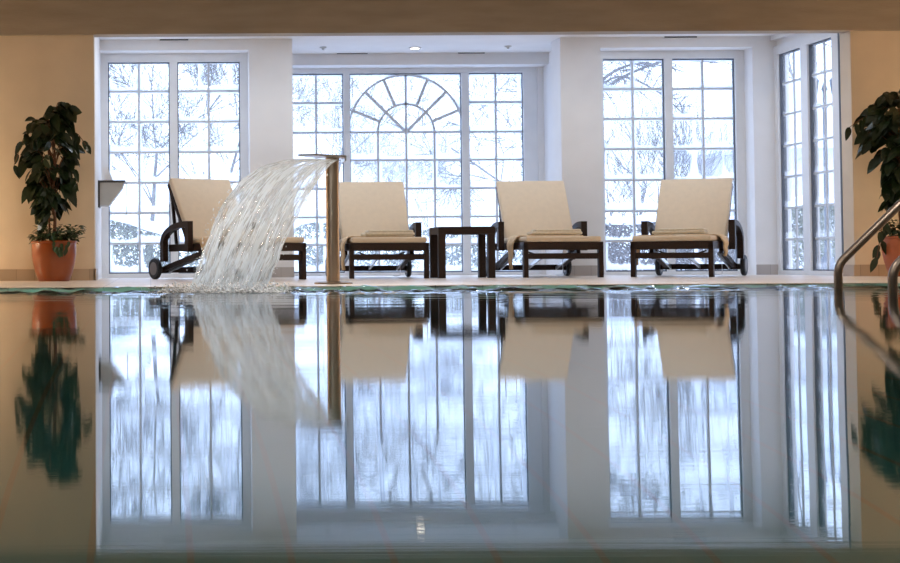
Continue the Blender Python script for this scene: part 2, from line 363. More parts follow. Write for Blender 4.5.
# arched window
def arched_window():
    root = empty('window_2', (0, YC, 0)); structure(root, 'wide white window with a fan shaped arch of glazing bars', 'window')
    zs = rows([74.6, 102.7, 132.3, 160.2, 188.6, 217, 244.6, 271.3], 406, YC)
    zb, ztp = zs[0], zs[-1]
    cx = ax(406.3, YC)
    A = (ax(350.6, YC), ax(460.8, YC)); Rr = (ax(469.8, YC), ax(522.5, YC)); Lf = (2*cx - Rr[1], 2*cx - Rr[0])
    x0, x1 = xcL, xbR; d = .05; zf = zbk
    m = MB().box((x0, -d, -.0), (x1, d, zb - .012)).box((x0, -d, ztp + .012), (x1, d, zf + .04))
    ed = [x0, Lf[0], Lf[1], A[0], A[1], Rr[0], Rr[1], x1 - .06]
    for k in range(0, 8, 2): m.box((ed[k] + (.008 if k else 0), -d + .003, .002), (ed[k+1] - (.008 if k < 6 else 0), d - .003, zf - .002))
    m.build('window_frame', M['window_paint'], root)
    MB().box((x1 - .06, -.07, 0), (x1, d, zf)).build('frame_trim', M['white_wall'], root)
    g = MB()
    for s in (Lf, A, Rr):
        g.box((s[0] - .008, -.012, zb - .012), (s[0], .012, ztp + .012)).box((s[1], -.012, zb - .012), (s[1] + .008, .012, ztp + .012))
        g.box((s[0], -.011, ztp), (s[1], .011, ztp + .012)).box((s[0], -.011, zb - .012), (s[1], .011, zb))
    g.build('gasket', M['gasket'], root)
    gm = glassmat('misted_glass_centre', (.30, .298), (A[0], zb), .92, .12)
    for s, mid in ((Lf, True), (Rr, True)):
        q = MB(); v = (s[0] + s[1])/2
        q.box((v - .0105, -.016, zb), (v + .0105, .016, ztp))
        for z in zs[1:-1]: q.box((s[0], -.0155, z - .0105), (s[1], .0155, z + .0105))
        q.build('glazing_bars', M['muntin'], root)
        MB().box((s[0], -.004, zb), (s[1], .004, ztp)).build('pane', gm, root)
    q = MB(); zc = zs[5]; ri = (ax(434.5, YC) - ax(378, YC))/2; ro = ztp - zc - .006
    q.box((cx - .0105, -.016, zb), (cx + .0105, .016, ztp))
    for v in (cx - ri, cx + ri): q.box((v - .0105, -.016, zb), (v + .0105, .016, zc))
    for z in zs[1:6]: q.box((A[0], -.0155, z - .0105), (A[1], .0155, z + .0105))
    def arc(r, w, a0=0, a1=PI, n=40):
        pts = []
        for i in range(n+1):
            a = a0 + (a1-a0)*i/n; pts.append((a, r))
        for (a, r_), (c, _) in zip(pts, pts[1:]):
            P = lambda an, rr: Vector((max(A[0], min(A[1], cx + rr*math.cos(an))), -.016, zc + rr*math.sin(an)))
            if abs(r*math.cos((a+c)/2)) > (A[1]-A[0])/2: continue
            q.prism([P(a, r-w), P(c, r-w), P(c, r+w), P(a, r+w)], (0, .032, 0))
    arc(ri, .0105); arc(ro, .0105)
    for deg, r0 in ((22.5, ri), (45, 0), (67.5, ri), (112.5, ri), (135, 0), (157.5, ri)):
        a = R(deg); r1 = ro
        if abs(r1*math.cos(a)) > (A[1]-A[0])/2: r1 = (A[1]-A[0])/2/abs(math.cos(a))
        q.bar((cx + r0*math.cos(a), 0, zc + r0*math.sin(a)), (cx + r1*math.cos(a), 0, zc + r1*math.sin(a)), .03, .016, up=(0, 1, 0)) if False else \
        q.bar((cx + r0*math.cos(a), 0, zc + r0*math.sin(a)), (cx + r1*math.cos(a), 0, zc + r1*math.sin(a)), .030, .022, up=(0, 1, 0))
    q.lathe([(.02, -.018), (.02, .018)], (cx, 0, zc), 16, 'y')
    q.build('glazing_bars', M['muntin'], root)
    MB().box((A[0], -.004, zb), (A[1], .004, ztp)).build('pane', gm, root)
arched_window()

# ------------------------------------------------------------------ ceiling fittings of the recess
def on_ceiling(px, py):
    d = MROT @ Vector(((px - XP)/F, -(py - YP)/F, -1)); t = (ZC - CZ)/d.z
    return Vector((d.x*t, d.y*t, ZC))
def vent(px0, px1, py, Y, lab):
    xa, xb = ax(px0, Y, py), ax(px1, Y, py); z = az((px0+px1)/2, py, Y)
    root = empty('air_vent', ((xa+xb)/2, Y, z)); w = (xb-xa)/2
    MB().box((-w, -.018, -.012), (w, 0, .012)).build('vent_frame', M['white_plastic'], root)
    MB().box((-w + .008, -.022, -.0065), (w - .008, -.018, .0065)).build('slot', M['soffit_slot'], root)
    tag(root, lab, 'vent', 'slot vents along the bulkheads')
vent(159, 189, 40.0, YPI, 'slot vent over the left window')
vent(336, 368, 53.6, 15.8, 'slot vent over the arched window, left one of the pair')
vent(457, 485, 53.2, 15.8, 'slot vent over the arched window, right one of the pair')
vent(663, 697, 37.3, YPI, 'slot vent over the right window')
p = on_ceiling(415, 47.5)
root = empty('ceiling_downlight', p); MB().lathe([(.065, 0), (.065, -.010), (.045, -.012)], seg=24).build('trim_ring', M['white_plastic'], root)
MB().lathe([(.042, -.0125), (.001, -.016)], seg=20).build('bulb', M['lamp'], root)
tag(root, 'small lit downlight in the white ceiling above the arched window', 'lamp')
for px, py, lab in ((323, 49, 'small ceiling sprinkler left of the lit downlight'), (508, 48, 'small ceiling sprinkler right of the lit downlight')):
    p = on_ceiling(px, py - 2)
    root = empty('ceiling_sprinkler', p)
    MB().lathe([(.036, 0), (.036, -.006), (.014, -.016), (.010, -.028)], seg=20).build('body', M['shelf_grey'], root)
    MB().lathe([(.016, -.028), (.016, -.032)], seg=16).build('deflector', M['aluminium'], root)
    tag(root, lab, 'sprinkler', 'ceiling sprinklers')

# ------------------------------------------------------------------ pool
X0, X1, Y0 = -5.2, 5.75, -1.6
b = MB(); D = -1.45
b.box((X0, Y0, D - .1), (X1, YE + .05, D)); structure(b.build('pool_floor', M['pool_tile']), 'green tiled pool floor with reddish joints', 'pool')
b = MB().box((X0, YE, D), (X1, YE + .02, -.16)).box((X0, YE - .30, D), (X1, YE, -.09)).box((X0 - .1, Y0, D), (X0, YE, -.1)).box((X1, Y0, D), (X1 + .1, YE, -.1)).box((X0, Y0 - .1, D), (X1, Y0, -.1))  # ledge below the lip is added to hide the lit green pool there
structure(b.build('pool_walls', M['pool_wall']), 'green tiled pool walls, with a ledge added under the lip', 'pool')
b = MB().box((-6, -3, -.16), (X0, YE, 0)).box((X1, -3, -.16), (9.2, YE, 0)).box((X0, -3, -.16), (X1, Y0, 0))
structure(b.build('floor_hall', M['deck']), 'tiled deck around the near sides of the pool', 'floor')

SX, SY = ax(236, 9.2, 290), 9.16                         # where the fountain strikes the water
def wave(x, y):
    d = math.hypot(x - SX, y - SY)
    near = math.exp(-((x - SX)**2/3.2 + (y - SY)**2/.10))
    fade = max(0, (y - 6.2)/3.3)**2
    h = .0018*fade*math.sin(y*17 + 1.2*mnoise.noise((x*.7, y*1.5, 1)))
    h += .0035*fade*mnoise.noise((x*1.6, y*7, 3.1))
    h += .010*near*mnoise.noise((x*16, y*18, 2)) + .008*near*mnoise.noise((x*34, y*30, 8))
    h += .00035*mnoise.noise((x*.8, y*3.5, 5))*min(1, y/3)
    edge = math.exp(-((YE - .10 - y)/.15)**2)
    h += .033*max(0, 1 - (YE - y)/.24)**1.6              # the overflow swell climbing to the deck
    h += edge*(.016*mnoise.noise((x*7, y*12, 9)) + .012*mnoise.noise((x*19, y*25, 4)))*(1.25 - 1.0*min(1, max(0, (x - 2.6)/1.6)))
    S, ya, yb = .0056, 1.40, 1.75                         # long swell rising towards the near side
    if y < ya: h += S*(ya - y) + S*(yb - ya)/2
    elif y < yb: h += S*(yb - y)**2/(2*(yb - ya))
    return h
def watermat():
    m, nt, out = newmat('pool_water')
    ge = N(nt, 'ShaderNodeNewGeometry')
    # fine capillary ripples whose crests lie across the pool
    nm = []
    for s, w in ((700, 1.3), (1900, 2.9)):
        mp = N(nt, 'ShaderNodeMapping'); mp.inputs['Scale'].default_value = (w, s, 1); L(nt, ge.outputs['Position'], mp.inputs[0])
        no = N(nt, 'ShaderNodeTexNoise'); no.inputs['Scale'].default_value = 1; no.inputs['Detail'].default_value = 0; L(nt, mp.outputs[0], no.inputs['Vector']); nm.append(no)
    ad = N(nt, 'ShaderNodeMath', operation='ADD'); L(nt, nm[0].outputs['Fac'], ad.inputs[0]); L(nt, nm[1].outputs['Fac'], ad.inputs[1])
    mu = N(nt, 'ShaderNodeMath', operation='MULTIPLY_ADD'); mu.inputs[1].default_value = .010; mu.inputs[2].default_value = -.010; L(nt, ad.outputs[0], mu.inputs[0])
    cb = N(nt, 'ShaderNodeCombineXYZ'); L(nt, mu.outputs[0], cb.inputs[1])
    va = N(nt, 'ShaderNodeVectorMath', operation='ADD'); L(nt, ge.outputs['Normal'], va.inputs[0]); L(nt, cb.outputs[0], va.inputs[1])
    vn = N(nt, 'ShaderNodeVectorMath', operation='NORMALIZE'); L(nt, va.outputs[0], vn.inputs[0])
    fr = N(nt, 'ShaderNodeFresnel'); fr.inputs['IOR'].default_value = 1.333; L(nt, vn.outputs[0], fr.inputs['Normal'])
    gl = N(nt, 'ShaderNodeBsdfGlossy'); gl.inputs['Roughness'].default_value = .0; gl.inputs['Color'].default_value = (.95, .97, 1, 1); L(nt, vn.outputs[0], gl.inputs['Normal'])
    rf = N(nt, 'ShaderNodeBsdfRefraction'); rf.inputs['IOR'].default_value = 1.333; rf.inputs['Roughness'].default_value = 0; rf.inputs['Color'].default_value = (.85, .97, .95, 1); L(nt, vn.outputs[0], rf.inputs['Normal'])
    mx = N(nt, 'ShaderNodeMixShader'); L(nt, fr.outputs[0], mx.inputs[0]); L(nt, rf.outputs[0], mx.inputs[1]); L(nt, gl.outputs[0], mx.inputs[2])
    L(nt, mx.outputs[0], out.inputs[0])
    return m
M['water'] = watermat()
ys = []; y = Y0
while y < YE - .08:
    ys.append(y); y += .10 if y < 6 else (.03 if y < 8.6 else .012)
ys += [YE - .08, YE - .05, YE - .02]
xs_ = [X0 + i*(X1 - X0)/420 for i in range(421)]
b = MB(); g = [[b.bm.verts.new((x, y, ZW + wave(x, y))) for x in xs_] for y in ys]
# overflow lip: the water climbs over the edge up to the deck
g.append([b.bm.verts.new((x, YE, -.004)) for x in xs_])
for j in range(len(g) - 1):
    for i in range(420): b.bm.faces.new((g[j][i], g[j][i+1], g[j+1][i+1], g[j+1][i]))
pw = b.build('pool_water', M['water'], smooth=True)
structure(pw, 'still dark green pool water mirroring the windows', 'water')

# ------------------------------------------------------------------ loungers (local: x across, y towards the head end)
def lounger():
    root = empty('sun_lounger')
    W = .352
    for s in (-1, 1):
        MB().box((s*W - .040*(s > 0), 0, 0), (s*W + .040*(s < 0), .06, .30), .003).build('leg', M['wood'], root)
    m = MB().box((-W, 0, .245), (W, .03, .315), .003)
    for s in (-1, 1): m.box((s*W - (.026 if s > 0 else 0), .03, .25), (s*W + (.026 if s < 0 else 0), 1.12, .315), .003)
    m.box((-W, 1.09, .255), (W, 1.12, .315))
    m.build('seat_frame', M['wood'], root)
    m = MB().box((-W + .02, .012, .165), (W - .02, .045, .216), .003); m.build('stretcher', M['wood'], root)
    m = MB()
    for k in range(7): m.box((-W + .03, .05 + k*.11, .268), (W - .03, .13 + k*.11, .290))
    m.build('seat_slats', M['wood'], root)
    # arm rests: front post, a bow sweeping down to the rear post
    for s in (-1, 1):
        o1, i1 = s*(W + .008), s*(W + .062); xa, xb = min(o1, i1), max(o1, i1)
        out, inn = [], []
        for k in range(13):
            a = PI/2*k/12
            out.append(Vector((xa, .76 + .41*math.sin(a), .33 + .185*math.cos(a)))); inn.append(Vector((xa, .76 + .355*math.sin(a), .33 + .135*math.cos(a))))
        pts = [Vector((xa, .70, .515))] + out + [Vector((xa, 1.17, .16)), Vector((xa, 1.115, .16))] + inn[::-1] + [Vector((xa, .755, .465)), Vector((xa, .755, .245)), Vector((xa, .70, .245))]
        MB().prism(pts, (xb - xa, 0, 0)).build('armrest', M['wood'], root)
        # slanting wheel carrier
        MB().bar((s*(W - .045), .62, .235), (s*(W - .045), 1.30, .085), .035, .045).build('wheel_strut', M['wood'], root)
        MB().bar((s*(W - .085), .70, .205), (s*(W - .085), 1.26, .075), .012, .030).build('strut_rail', M['aluminium'], root)
        wx = s*(W + .035)
        w = MB().lathe([(.055, -.020), (.088, -.021), (.097, -.012), (.097, .012), (.088, .021), (.055, .020)], (wx, 1.30, .097), 32, 'x').build('wheel', M['black'], root); autosmooth(w)
        h = MB().lathe([(.01, -.026), (.060, -.022), (.060, .022), (.01, .026)], (wx, 1.30, .097), 28, 'x').build('hub', M['hub'], w); autosmooth(h)
    MB().bar((-W - .02, 1.27, .085), (W + .02, 1.27, .085), .04, .052).build('axle_bar', M['wood'], root)
    MB().bar((0, .66, .20), (0, 1.25, .085), .018, .03).build('strut_rail', M['aluminium'], root)
    pts = [(W*.6*t, .45, .235 - .045*(1 - t*t)) for t in [k/8 - 1 for k in range(17)]]
    MB().tube(pts, .007, 8).build('strap', M['black'], root)
    MB().tube([(W - .10, .95, .24), (W - .10, .96, .02), (W - .13, .96, .012), (W - .17, .95, .016)], .0035, 6).build('support_wire', M['aluminium'], root)
    # cushions
    c = MB().box((-.335, -.008, .316), (.335, .86, .366), .020, seg=4).build('seat_cushion', M['cushion'], root); autosmooth(c, 60)
    # piping lines are part of the cushion edge
    hy, hz, an = .84, .335, R(59)
    mt = Matrix.Translation((0, hy, hz)) @ Matrix.Rotation(an, 4, 'X')
    bc = MB()
    bc.box((-.325, 0, .0), (.325, .655, .055), .020, seg=4, mtx=mt)
    bo = bc.build('back_cushion', M['cushion'], root); autosmooth(bo, 60)
    m = MB()
    for s in (-1, 1): m.box((s*.30 - .02, -.02, -.035), (s*.30 + .02, .63, -.002), mtx=mt)
    for k in range(6): m.box((-.28, .02 + k*.108, -.028), (.28, .08 + k*.108, -.010), mtx=mt)
    m.build('back_frame', M['wood'], root)
    MB().bar((-.29, 1.16, .78), (-.29, 1.08, .28), .02, .025, up=(1, 0, 0)).build('back_prop', M['wood'], root)
    return root
GL = 'wooden sun loungers in a row by the windows'
l0 = lounger()
def place_lounger(px_c, Y, rz, label, first=False, X=None):
    o = l0 if first else copy_tree(l0)
    o.location = (X if X is not None else ax(px_c, Y, 275), Y, 0); o.rotation_euler = (0, 0, rz)
    tag(o, label, 'sun lounger', GL); return o
Y2 = 13.27
a1 = R(31)
frx, fry = ax(306.5, 12.95, 270), 12.95
L1 = place_lounger(0, fry - .352*math.sin(a1), a1, 'dark wood lounger with ecru cushions, turned left, half behind the falling water', True, X=frx - .352*math.cos(a1))
L2 = place_lounger(389.7, Y2, 0, 'dark wood lounger with ecru cushions between the fountain post and the side table')
L3 = place_lounger(564.1, Y2, 0, 'dark wood lounger with ecru cushions right of the side table')
L4 = place_lounger(671.5, 13.22, R(-31), 'dark wood lounger with ecru cushions, turned right, rightmost of the four')

def folded_towel():
    b = MB()
    def pad(x0, x1, y0, y1, z0, z1):
        b.box((x0, y0, z0), (x1, y1, z1), min(.0135, (z1-z0)*.47), seg=4)
    pad(-.235, .225, -.11, .11, .0, .030); pad(-.20, .215, -.10, .105, .024, .052)
    o = b.build('folded_towel', M['towel']); autosmooth(o, 60); return o
t0 = folded_towel()
def put(o, lng, x, y, z, rz=0):
    c, s = math.cos(lng.rotation_euler.z), math.sin(lng.rotation_euler.z)
    o.location = (lng.location.x + c*x - s*y, lng.location.y + s*x + c*y, z); o.rotation_euler = (0, 0, lng.rotation_euler.z + rz)
def drape(side, label, lng, u0=.38, hang=.24, inner=-.24):
    """a towel spread over the seat with one end hanging over the side rail"""
    prof = []
    n = 44
    path = [(inner, .3675), (.26, .3675), (.325, .3675), (.350, .362), (.366, .345), (.372, .315)] + [(.374 + .004*math.sin(k*1.1), .315 - hang*k/10) for k in range(1, 11)]
    ls = [0]
    for p, q in zip(path, path[1:]): ls.append(ls[-1] + math.hypot(q[0]-p[0], q[1]-p[1]))
    def pos(t):
        d = t*ls[-1]
        for k in range(len(path)-1):
            if d <= ls[k+1] + 1e-9:
                f = (d - ls[k])/(ls[k+1]-ls[k]); return (path[k][0]*(1-f) + path[k+1][0]*f, path[k][1]*(1-f) + path[k+1][1]*f)
        return path[-1]
    def fn(u, v):
        x, z = pos(u); w = .30
        if z < .33: w = .30 - .24*(.33 - z)/hang
        cen = 0 if z > .33 else -.03*(.33 - z)/hang
        y = cen + (v - .5)*w
        wob = .006*mnoise.noise((x*9, y*14 + side, 2.2))
        fold = .012*math.sin(v*12)*(1 if z < .33 else .15)
        return Vector((side*(x + (fold if z < .33 else 0) + (.008 if z < .33 else 0)), y, z + (abs(wob) + .002 if z >= .33 else 0)))
    b = MB(); b.sheet(fn, n, 14)
    bmesh.ops.recalc_face_normals(b.bm, faces=b.bm.faces)
    o = b.build('draped_towel', M['blanket'], smooth=True)
    sd = o.modifiers.new('solid', 'SOLIDIFY'); sd.thickness = .007; sd.offset = 1 if side < 0 else 1
    put(o, lng, 0, u0, 0)
    tag(o, label, 'towel', 'peach towels hanging over the lounger seats')
    return o
def towel(lng, x, y, label, first=False, rz=0):
    o = t0 if first else t0.copy()
    if not first: col.objects.link(o)
    put(o, lng, x, y, .386, rz); tag(o, label, 'towel', 'folded cream towels on the loungers')
towel(L2, .07, .50, 'folded cream towel on the lounger right of the fountain post', True, R(2))
towel(L3, .06, .50, 'folded cream towel on the lounger right of the side table', rz=R(-2))
towel(L4, -.02, .50, 'folded cream towel on the rightmost lounger', rz=R(3))
towel(L1, .03, .46, 'folded cream towel on the leftmost lounger behind the falling water', rz=R(-4))
drape(-1, 'peach towel hanging over the left edge of the lounger beside the fountain post', L2, .22)
drape(-1, 'peach towel hanging over the left edge of the lounger right of the side table', L3)
drape(1, 'peach towel hanging over the right edge of the rightmost lounger', L4, .42, .13, .06)
drape(-1, 'tip of a peach towel hanging at the left side of the rightmost lounger', L4, .38, .21, .06)
drape(-1, 'peach towel hanging behind the falling water on the leftmost lounger', L1, .42, .2)

# side table
def side_table():
    xa, xb = ax(438.9, 13.27, 270), ax(495.6, 13.27, 270); w = (xb-xa)/2; h = .455; dd = .44
    root = empty('side_table', ((xa+xb)/2, 13.27, 0)); t = .062
    MB().box((-w, 0, h - .02), (w, dd, h), .004).build('tabletop', M['wood'], root)
    m = MB().box((-w, 0, h - .064), (w, t*.6, h - .02)).box((-w, dd - t*.6, h - .064), (w, dd, h - .02)).box((-w, t*.6, h - .064), (-w + t*.6, dd - t*.6, h - .02)).box((w - t*.6, t*.6, h - .064), (w, dd - t*.6, h - .02))
    m.build('apron', M['wood'], root)
    for x in (-w, w - t):
        for y in (0, dd - t): MB().box((x, y, 0), (x + t, y + t, h - .064), .003).build('leg', M['wood'], root)
    tag(root, 'low square dark wood side table standing between two loungers', 'table')
side_table()

# ------------------------------------------------------------------ fountain
FY = 10.25
fx = ax(333, FY, 250); ztop = az(333, 158, FY)
root = empty('cascade_fountain', (fx, FY, 0)); tag(root, 'bronze steel fountain post with a flat spout beside the pool', 'fountain')
autosmooth(MB().lathe([(.046, .010), (.046, ztop)], seg=32).build('post', M['steel'], root))
autosmooth(MB().lathe([(.13, 0), (.13, .010), (.10, .016), (.047, .018)], seg=36).build('base_plate', M['steel'], root))
b = MB(); xl, xr = ax(296, FY, 158) - fx, ax(344.5, FY, 158) - fx
b.prism([Vector((xl, -.15, ztop + .004)), Vector((xl + .10, -.19, ztop + .004)), Vector((xr, -.10, ztop - .002)), Vector((xr, .07, ztop - .002)), Vector((xl + .16, .07, ztop + .004))], (.0, 0, .013))
b.box((xr - .012, -.10, ztop - .028), (xr, .10, ztop + .012))
b.build('spout', M['aluminium'], root)['label'] = 'flat silver spout plate'

def curve_pts(pts):
    """Catmull-Rom through 3-D points"""
    pts = [Vector(p) for p in pts]; P = [pts[0]*2 - pts[1]] + pts + [pts[-1]*2 - pts[-2]]
    def f(t):
        t = min(max(t, 0), .99999)*(len(pts)-1); k = int(t); u = t - k; a, b, c, d = P[k:k+4]
        return .5*((2*b) + (c-a)*u + (2*a-5*b+4*c-d)*u*u + (3*b-a-3*c+d)*u**3)
    return f
def path(pp):
    n = len(pp); return [at(px, py, Y) for px, py, Y in pp]
CA = curve_pts(path([(312, 158.5, 10.05), (285, 160, 9.93), (258, 168.5, 9.80), (236, 186, 9.66), (219, 212, 9.52), (206, 243, 9.40), (196, 272, 9.28), (189, 292, 9.20)]))
CB = curve_pts(path([(338, 159.8, 10.10), (331, 164.5, 9.99), (322, 175, 9.86), (312, 190, 9.72), (300, 211, 9.58), (287, 237, 9.46), (275, 266, 9.34), (265, 292.5, 9.27)]))
def curtain(layer, b, uv):
    nu, nv = 90, 60
    g = []
    for i in range(nu+1):
        u = i/nu; a, c = CA(u), CB(u); row = []
        for j in range(nv+1):
            v = j/nv; p = a.lerp(c, v)
            rag = u*u
            bulge = .05*math.sin(PI*v)*(-1 if layer == 0 else .8)*(.3 + u)
            p.y += bulge + .05*u*mnoise.noise((v*9, u*3 - layer*5, 1.3 + layer))
            p.x += .020*rag*mnoise.noise((v*11, u*5, 7 + layer)) + (.03*rag*mnoise.noise((u*14, v*2, 4)) if v < .15 or v > .85 else 0)
            p.z += .018*u*mnoise.noise((v*14, u*4, 11 + layer))
            vt = b.bm.verts.new(p); row.append((vt, u, v))
        g.append(row)
    for i in range(nu):
        for j in range(nv):
            q = (g[i][j], g[i+1][j], g[i+1][j+1], g[i][j+1]); f = b.bm.faces.new([k[0] for k in q])
            for lp, k in zip(f.loops, q): lp[uv].uv = (k[1] + layer*3.7, k[2] + layer*.37)
def fallmat():
    m, nt, out = newmat('falling_water_sheet')
    uvn = N(nt, 'ShaderNodeUVMap'); uvn.uv_map = 'UVMap'
    def nz(sx, sy, det, dist=0):
        mp = N(nt, 'ShaderNodeMapping'); mp.inputs['Scale'].default_value = (sx, sy, 1); L(nt, uvn.outputs[0], mp.inputs[0])
        n = N(nt, 'ShaderNodeTexNoise'); n.inputs['Scale'].default_value = 1; n.inputs['Detail'].default_value = det; n.inputs['Distortion'].default_value = dist; L(nt, mp.outputs[0], n.inputs['Vector']); return n
    a = nz(9, 34, 6, .8); c = nz(4.5, 7, 4, .8)
    s1 = N(nt, 'ShaderNodeMath', operation='MULTIPLY_ADD'); s1.inputs[1].default_value = 1.15; L(nt, a.outputs['Fac'], s1.inputs[0]); L(nt, c.outputs['Fac'], s1.inputs[2])
    mr = N(nt, 'ShaderNodeMapRange', interpolation_type='SMOOTHSTEP'); mr.inputs[1].default_value = .90; mr.inputs[2].default_value = 1.20; mr.inputs[3].default_value = .12; mr.inputs[4].default_value = .98
    L(nt, s1.outputs[0], mr.inputs[0])
    p = N(nt, 'ShaderNodeBsdfPrincipled'); p.inputs['Base Color'].default_value = (.84, .92, 1, 1); p.inputs['Roughness'].default_value = .25; p.inputs['Specular IOR Level'].default_value = .6
    tl = N(nt, 'ShaderNodeBsdfTranslucent'); tl.inputs[0].default_value = (.86, .94, 1, 1)
    w = N(nt, 'ShaderNodeMixShader'); w.inputs[0].default_value = .72; L(nt, p.outputs[0], w.inputs[1]); L(nt, tl.outputs[0], w.inputs[2])
    bp = N(nt, 'ShaderNodeBump'); bp.inputs['Strength'].default_value = .8; bp.inputs['Distance'].default_value = .02; L(nt, a.outputs['Fac'], bp.inputs['Height']); L(nt, bp.outputs[0], p.inputs['Normal'])
    tr = N(nt, 'ShaderNodeBsdfTransparent'); tr.inputs[0].default_value = (.96, .97, .98, 1)
    gl = N(nt, 'ShaderNodeBsdfGlossy'); gl.inputs['Roughness'].default_value = .08; L(nt, bp.outputs[0], gl.inputs['Normal'])
    cl = N(nt, 'ShaderNodeMixShader'); cl.inputs[0].default_value = .08; L(nt, tr.outputs[0], cl.inputs[1]); L(nt, gl.outputs[0], cl.inputs[2])
    mx = N(nt, 'ShaderNodeMixShader'); L(nt, mr.outputs[0], mx.inputs[0]); L(nt, cl.outputs[0], mx.inputs[1]); L(nt, w.outputs[0], mx.inputs[2])
    L(nt, mx.outputs[0], out.inputs[0]); return m
M['fall'] = fallmat()
m, nt, out = newmat('white_water_foam')
p_ = N(nt, 'ShaderNodeBsdfPrincipled'); p_.inputs['Base Color'].default_value = (.9, .92, .95, 1); p_.inputs['Roughness'].default_value = .5; p_.inputs['Transmission Weight'].default_value = .1; p_.inputs['IOR'].default_value = 1.33
L(nt, p_.outputs[0], out.inputs[0]); M['foam'] = m
b = MB(); uv = b.bm.loops.layers.uv.new('UVMap'); curtain(0, b, uv); curtain(1, b, uv)
o = b.build('water_curtain', M['fall'], smooth=True)
tag(o, 'white sheet of water falling from the fountain spout into the pool', 'water', kind='stuff')
def blob(b, p, r, sq=1):
    vs = bmesh.ops.create_icosphere(b.bm, subdivisions=1, radius=r)['verts']
    for v in vs: v.co = Vector((v.co.x, v.co.y, v.co.z*sq)) + p
b = MB()
for k in range(2400):
    v = rnd.random(); base = CA(1).lerp(CB(1), v*1.25 - .12); rr = abs(rnd.gauss(0, 1))
    p = base + Vector((rnd.gauss(-.02, .09), rnd.gauss(0, .07), 0)); p.z = ZW + max(.0, .055*math.exp(-rr) * rnd.random() * 1.4)
    blob(b, p, rnd.uniform(.002, .0075), rnd.uniform(.6, 1.3))
for k in range(170):
    u = rnd.uniform(.25, 1); side = rnd.random(); q = CA(u) if side < .6 else CB(u)
    p = q + Vector((rnd.gauss(-.01 if side < .6 else .01, .016*u + .004), rnd.gauss(0, .03), rnd.gauss(0, .02)))
    if p.z > ZW: blob(b, p, rnd.uniform(.0015, .0042), rnd.uniform(1, 2.2))
o = b.build('water_splash', M['foam'], smooth=True)
tag(o, 'foam and droplets where the falling water strikes the pool', 'splash', kind='stuff')

# ------------------------------------------------------------------ hand rails of the pool steps
def handrail(Y, px, py_bend, lab, yslope):
    x = ax(px, Y, 280); z = az(px, py_bend, Y)
    pts = [(x, Y, -1.2), (x, Y, z - .10)]
    for k in range(1, 8):
        a = R(48)*k/7; r = .13
        pts.append((x + r*(1 - math.cos(a)), Y + yslope*r*(1 - math.cos(a)), z - .10 + r*math.sin(a)))
    e = pts[-1]; dx, dz = .86, .76
    pts.append((e[0] + dx, Y + yslope*dx, e[2] + dz))
    e = pts[-1]
    for k in range(1, 7):
        a = R(42)*k/6; r = .13; pts.append((e[0] + r*math.sin(a)*1.1, e[1], e[2] + r*(1 - math.cos(a))*.3 + .08*math.sin(a)))
    e = pts[-1]; pts.append((e[0] + .35, e[1], e[2])); pts.append((e[0] + .43, e[1], e[2] - .06)); pts.append((e[0] + .45, e[1], e[2] - .14)); pts.append((e[0] + .45, e[1], 0.0))
    o = MB().tube(pts, .0255, 16).build('pool_handrail', M['rail'], smooth=True)
    tag(o, lab, 'handrail', 'steel handrails of the pool steps')
handrail(9.33, 838.2, 258, 'steel handrail rising out of the pool, whole bend in view, left of the two', .15)
handrail(8.35, 892.6, 262, 'brushed steel handrail cut by the right edge of the view, lower of the two', .15)

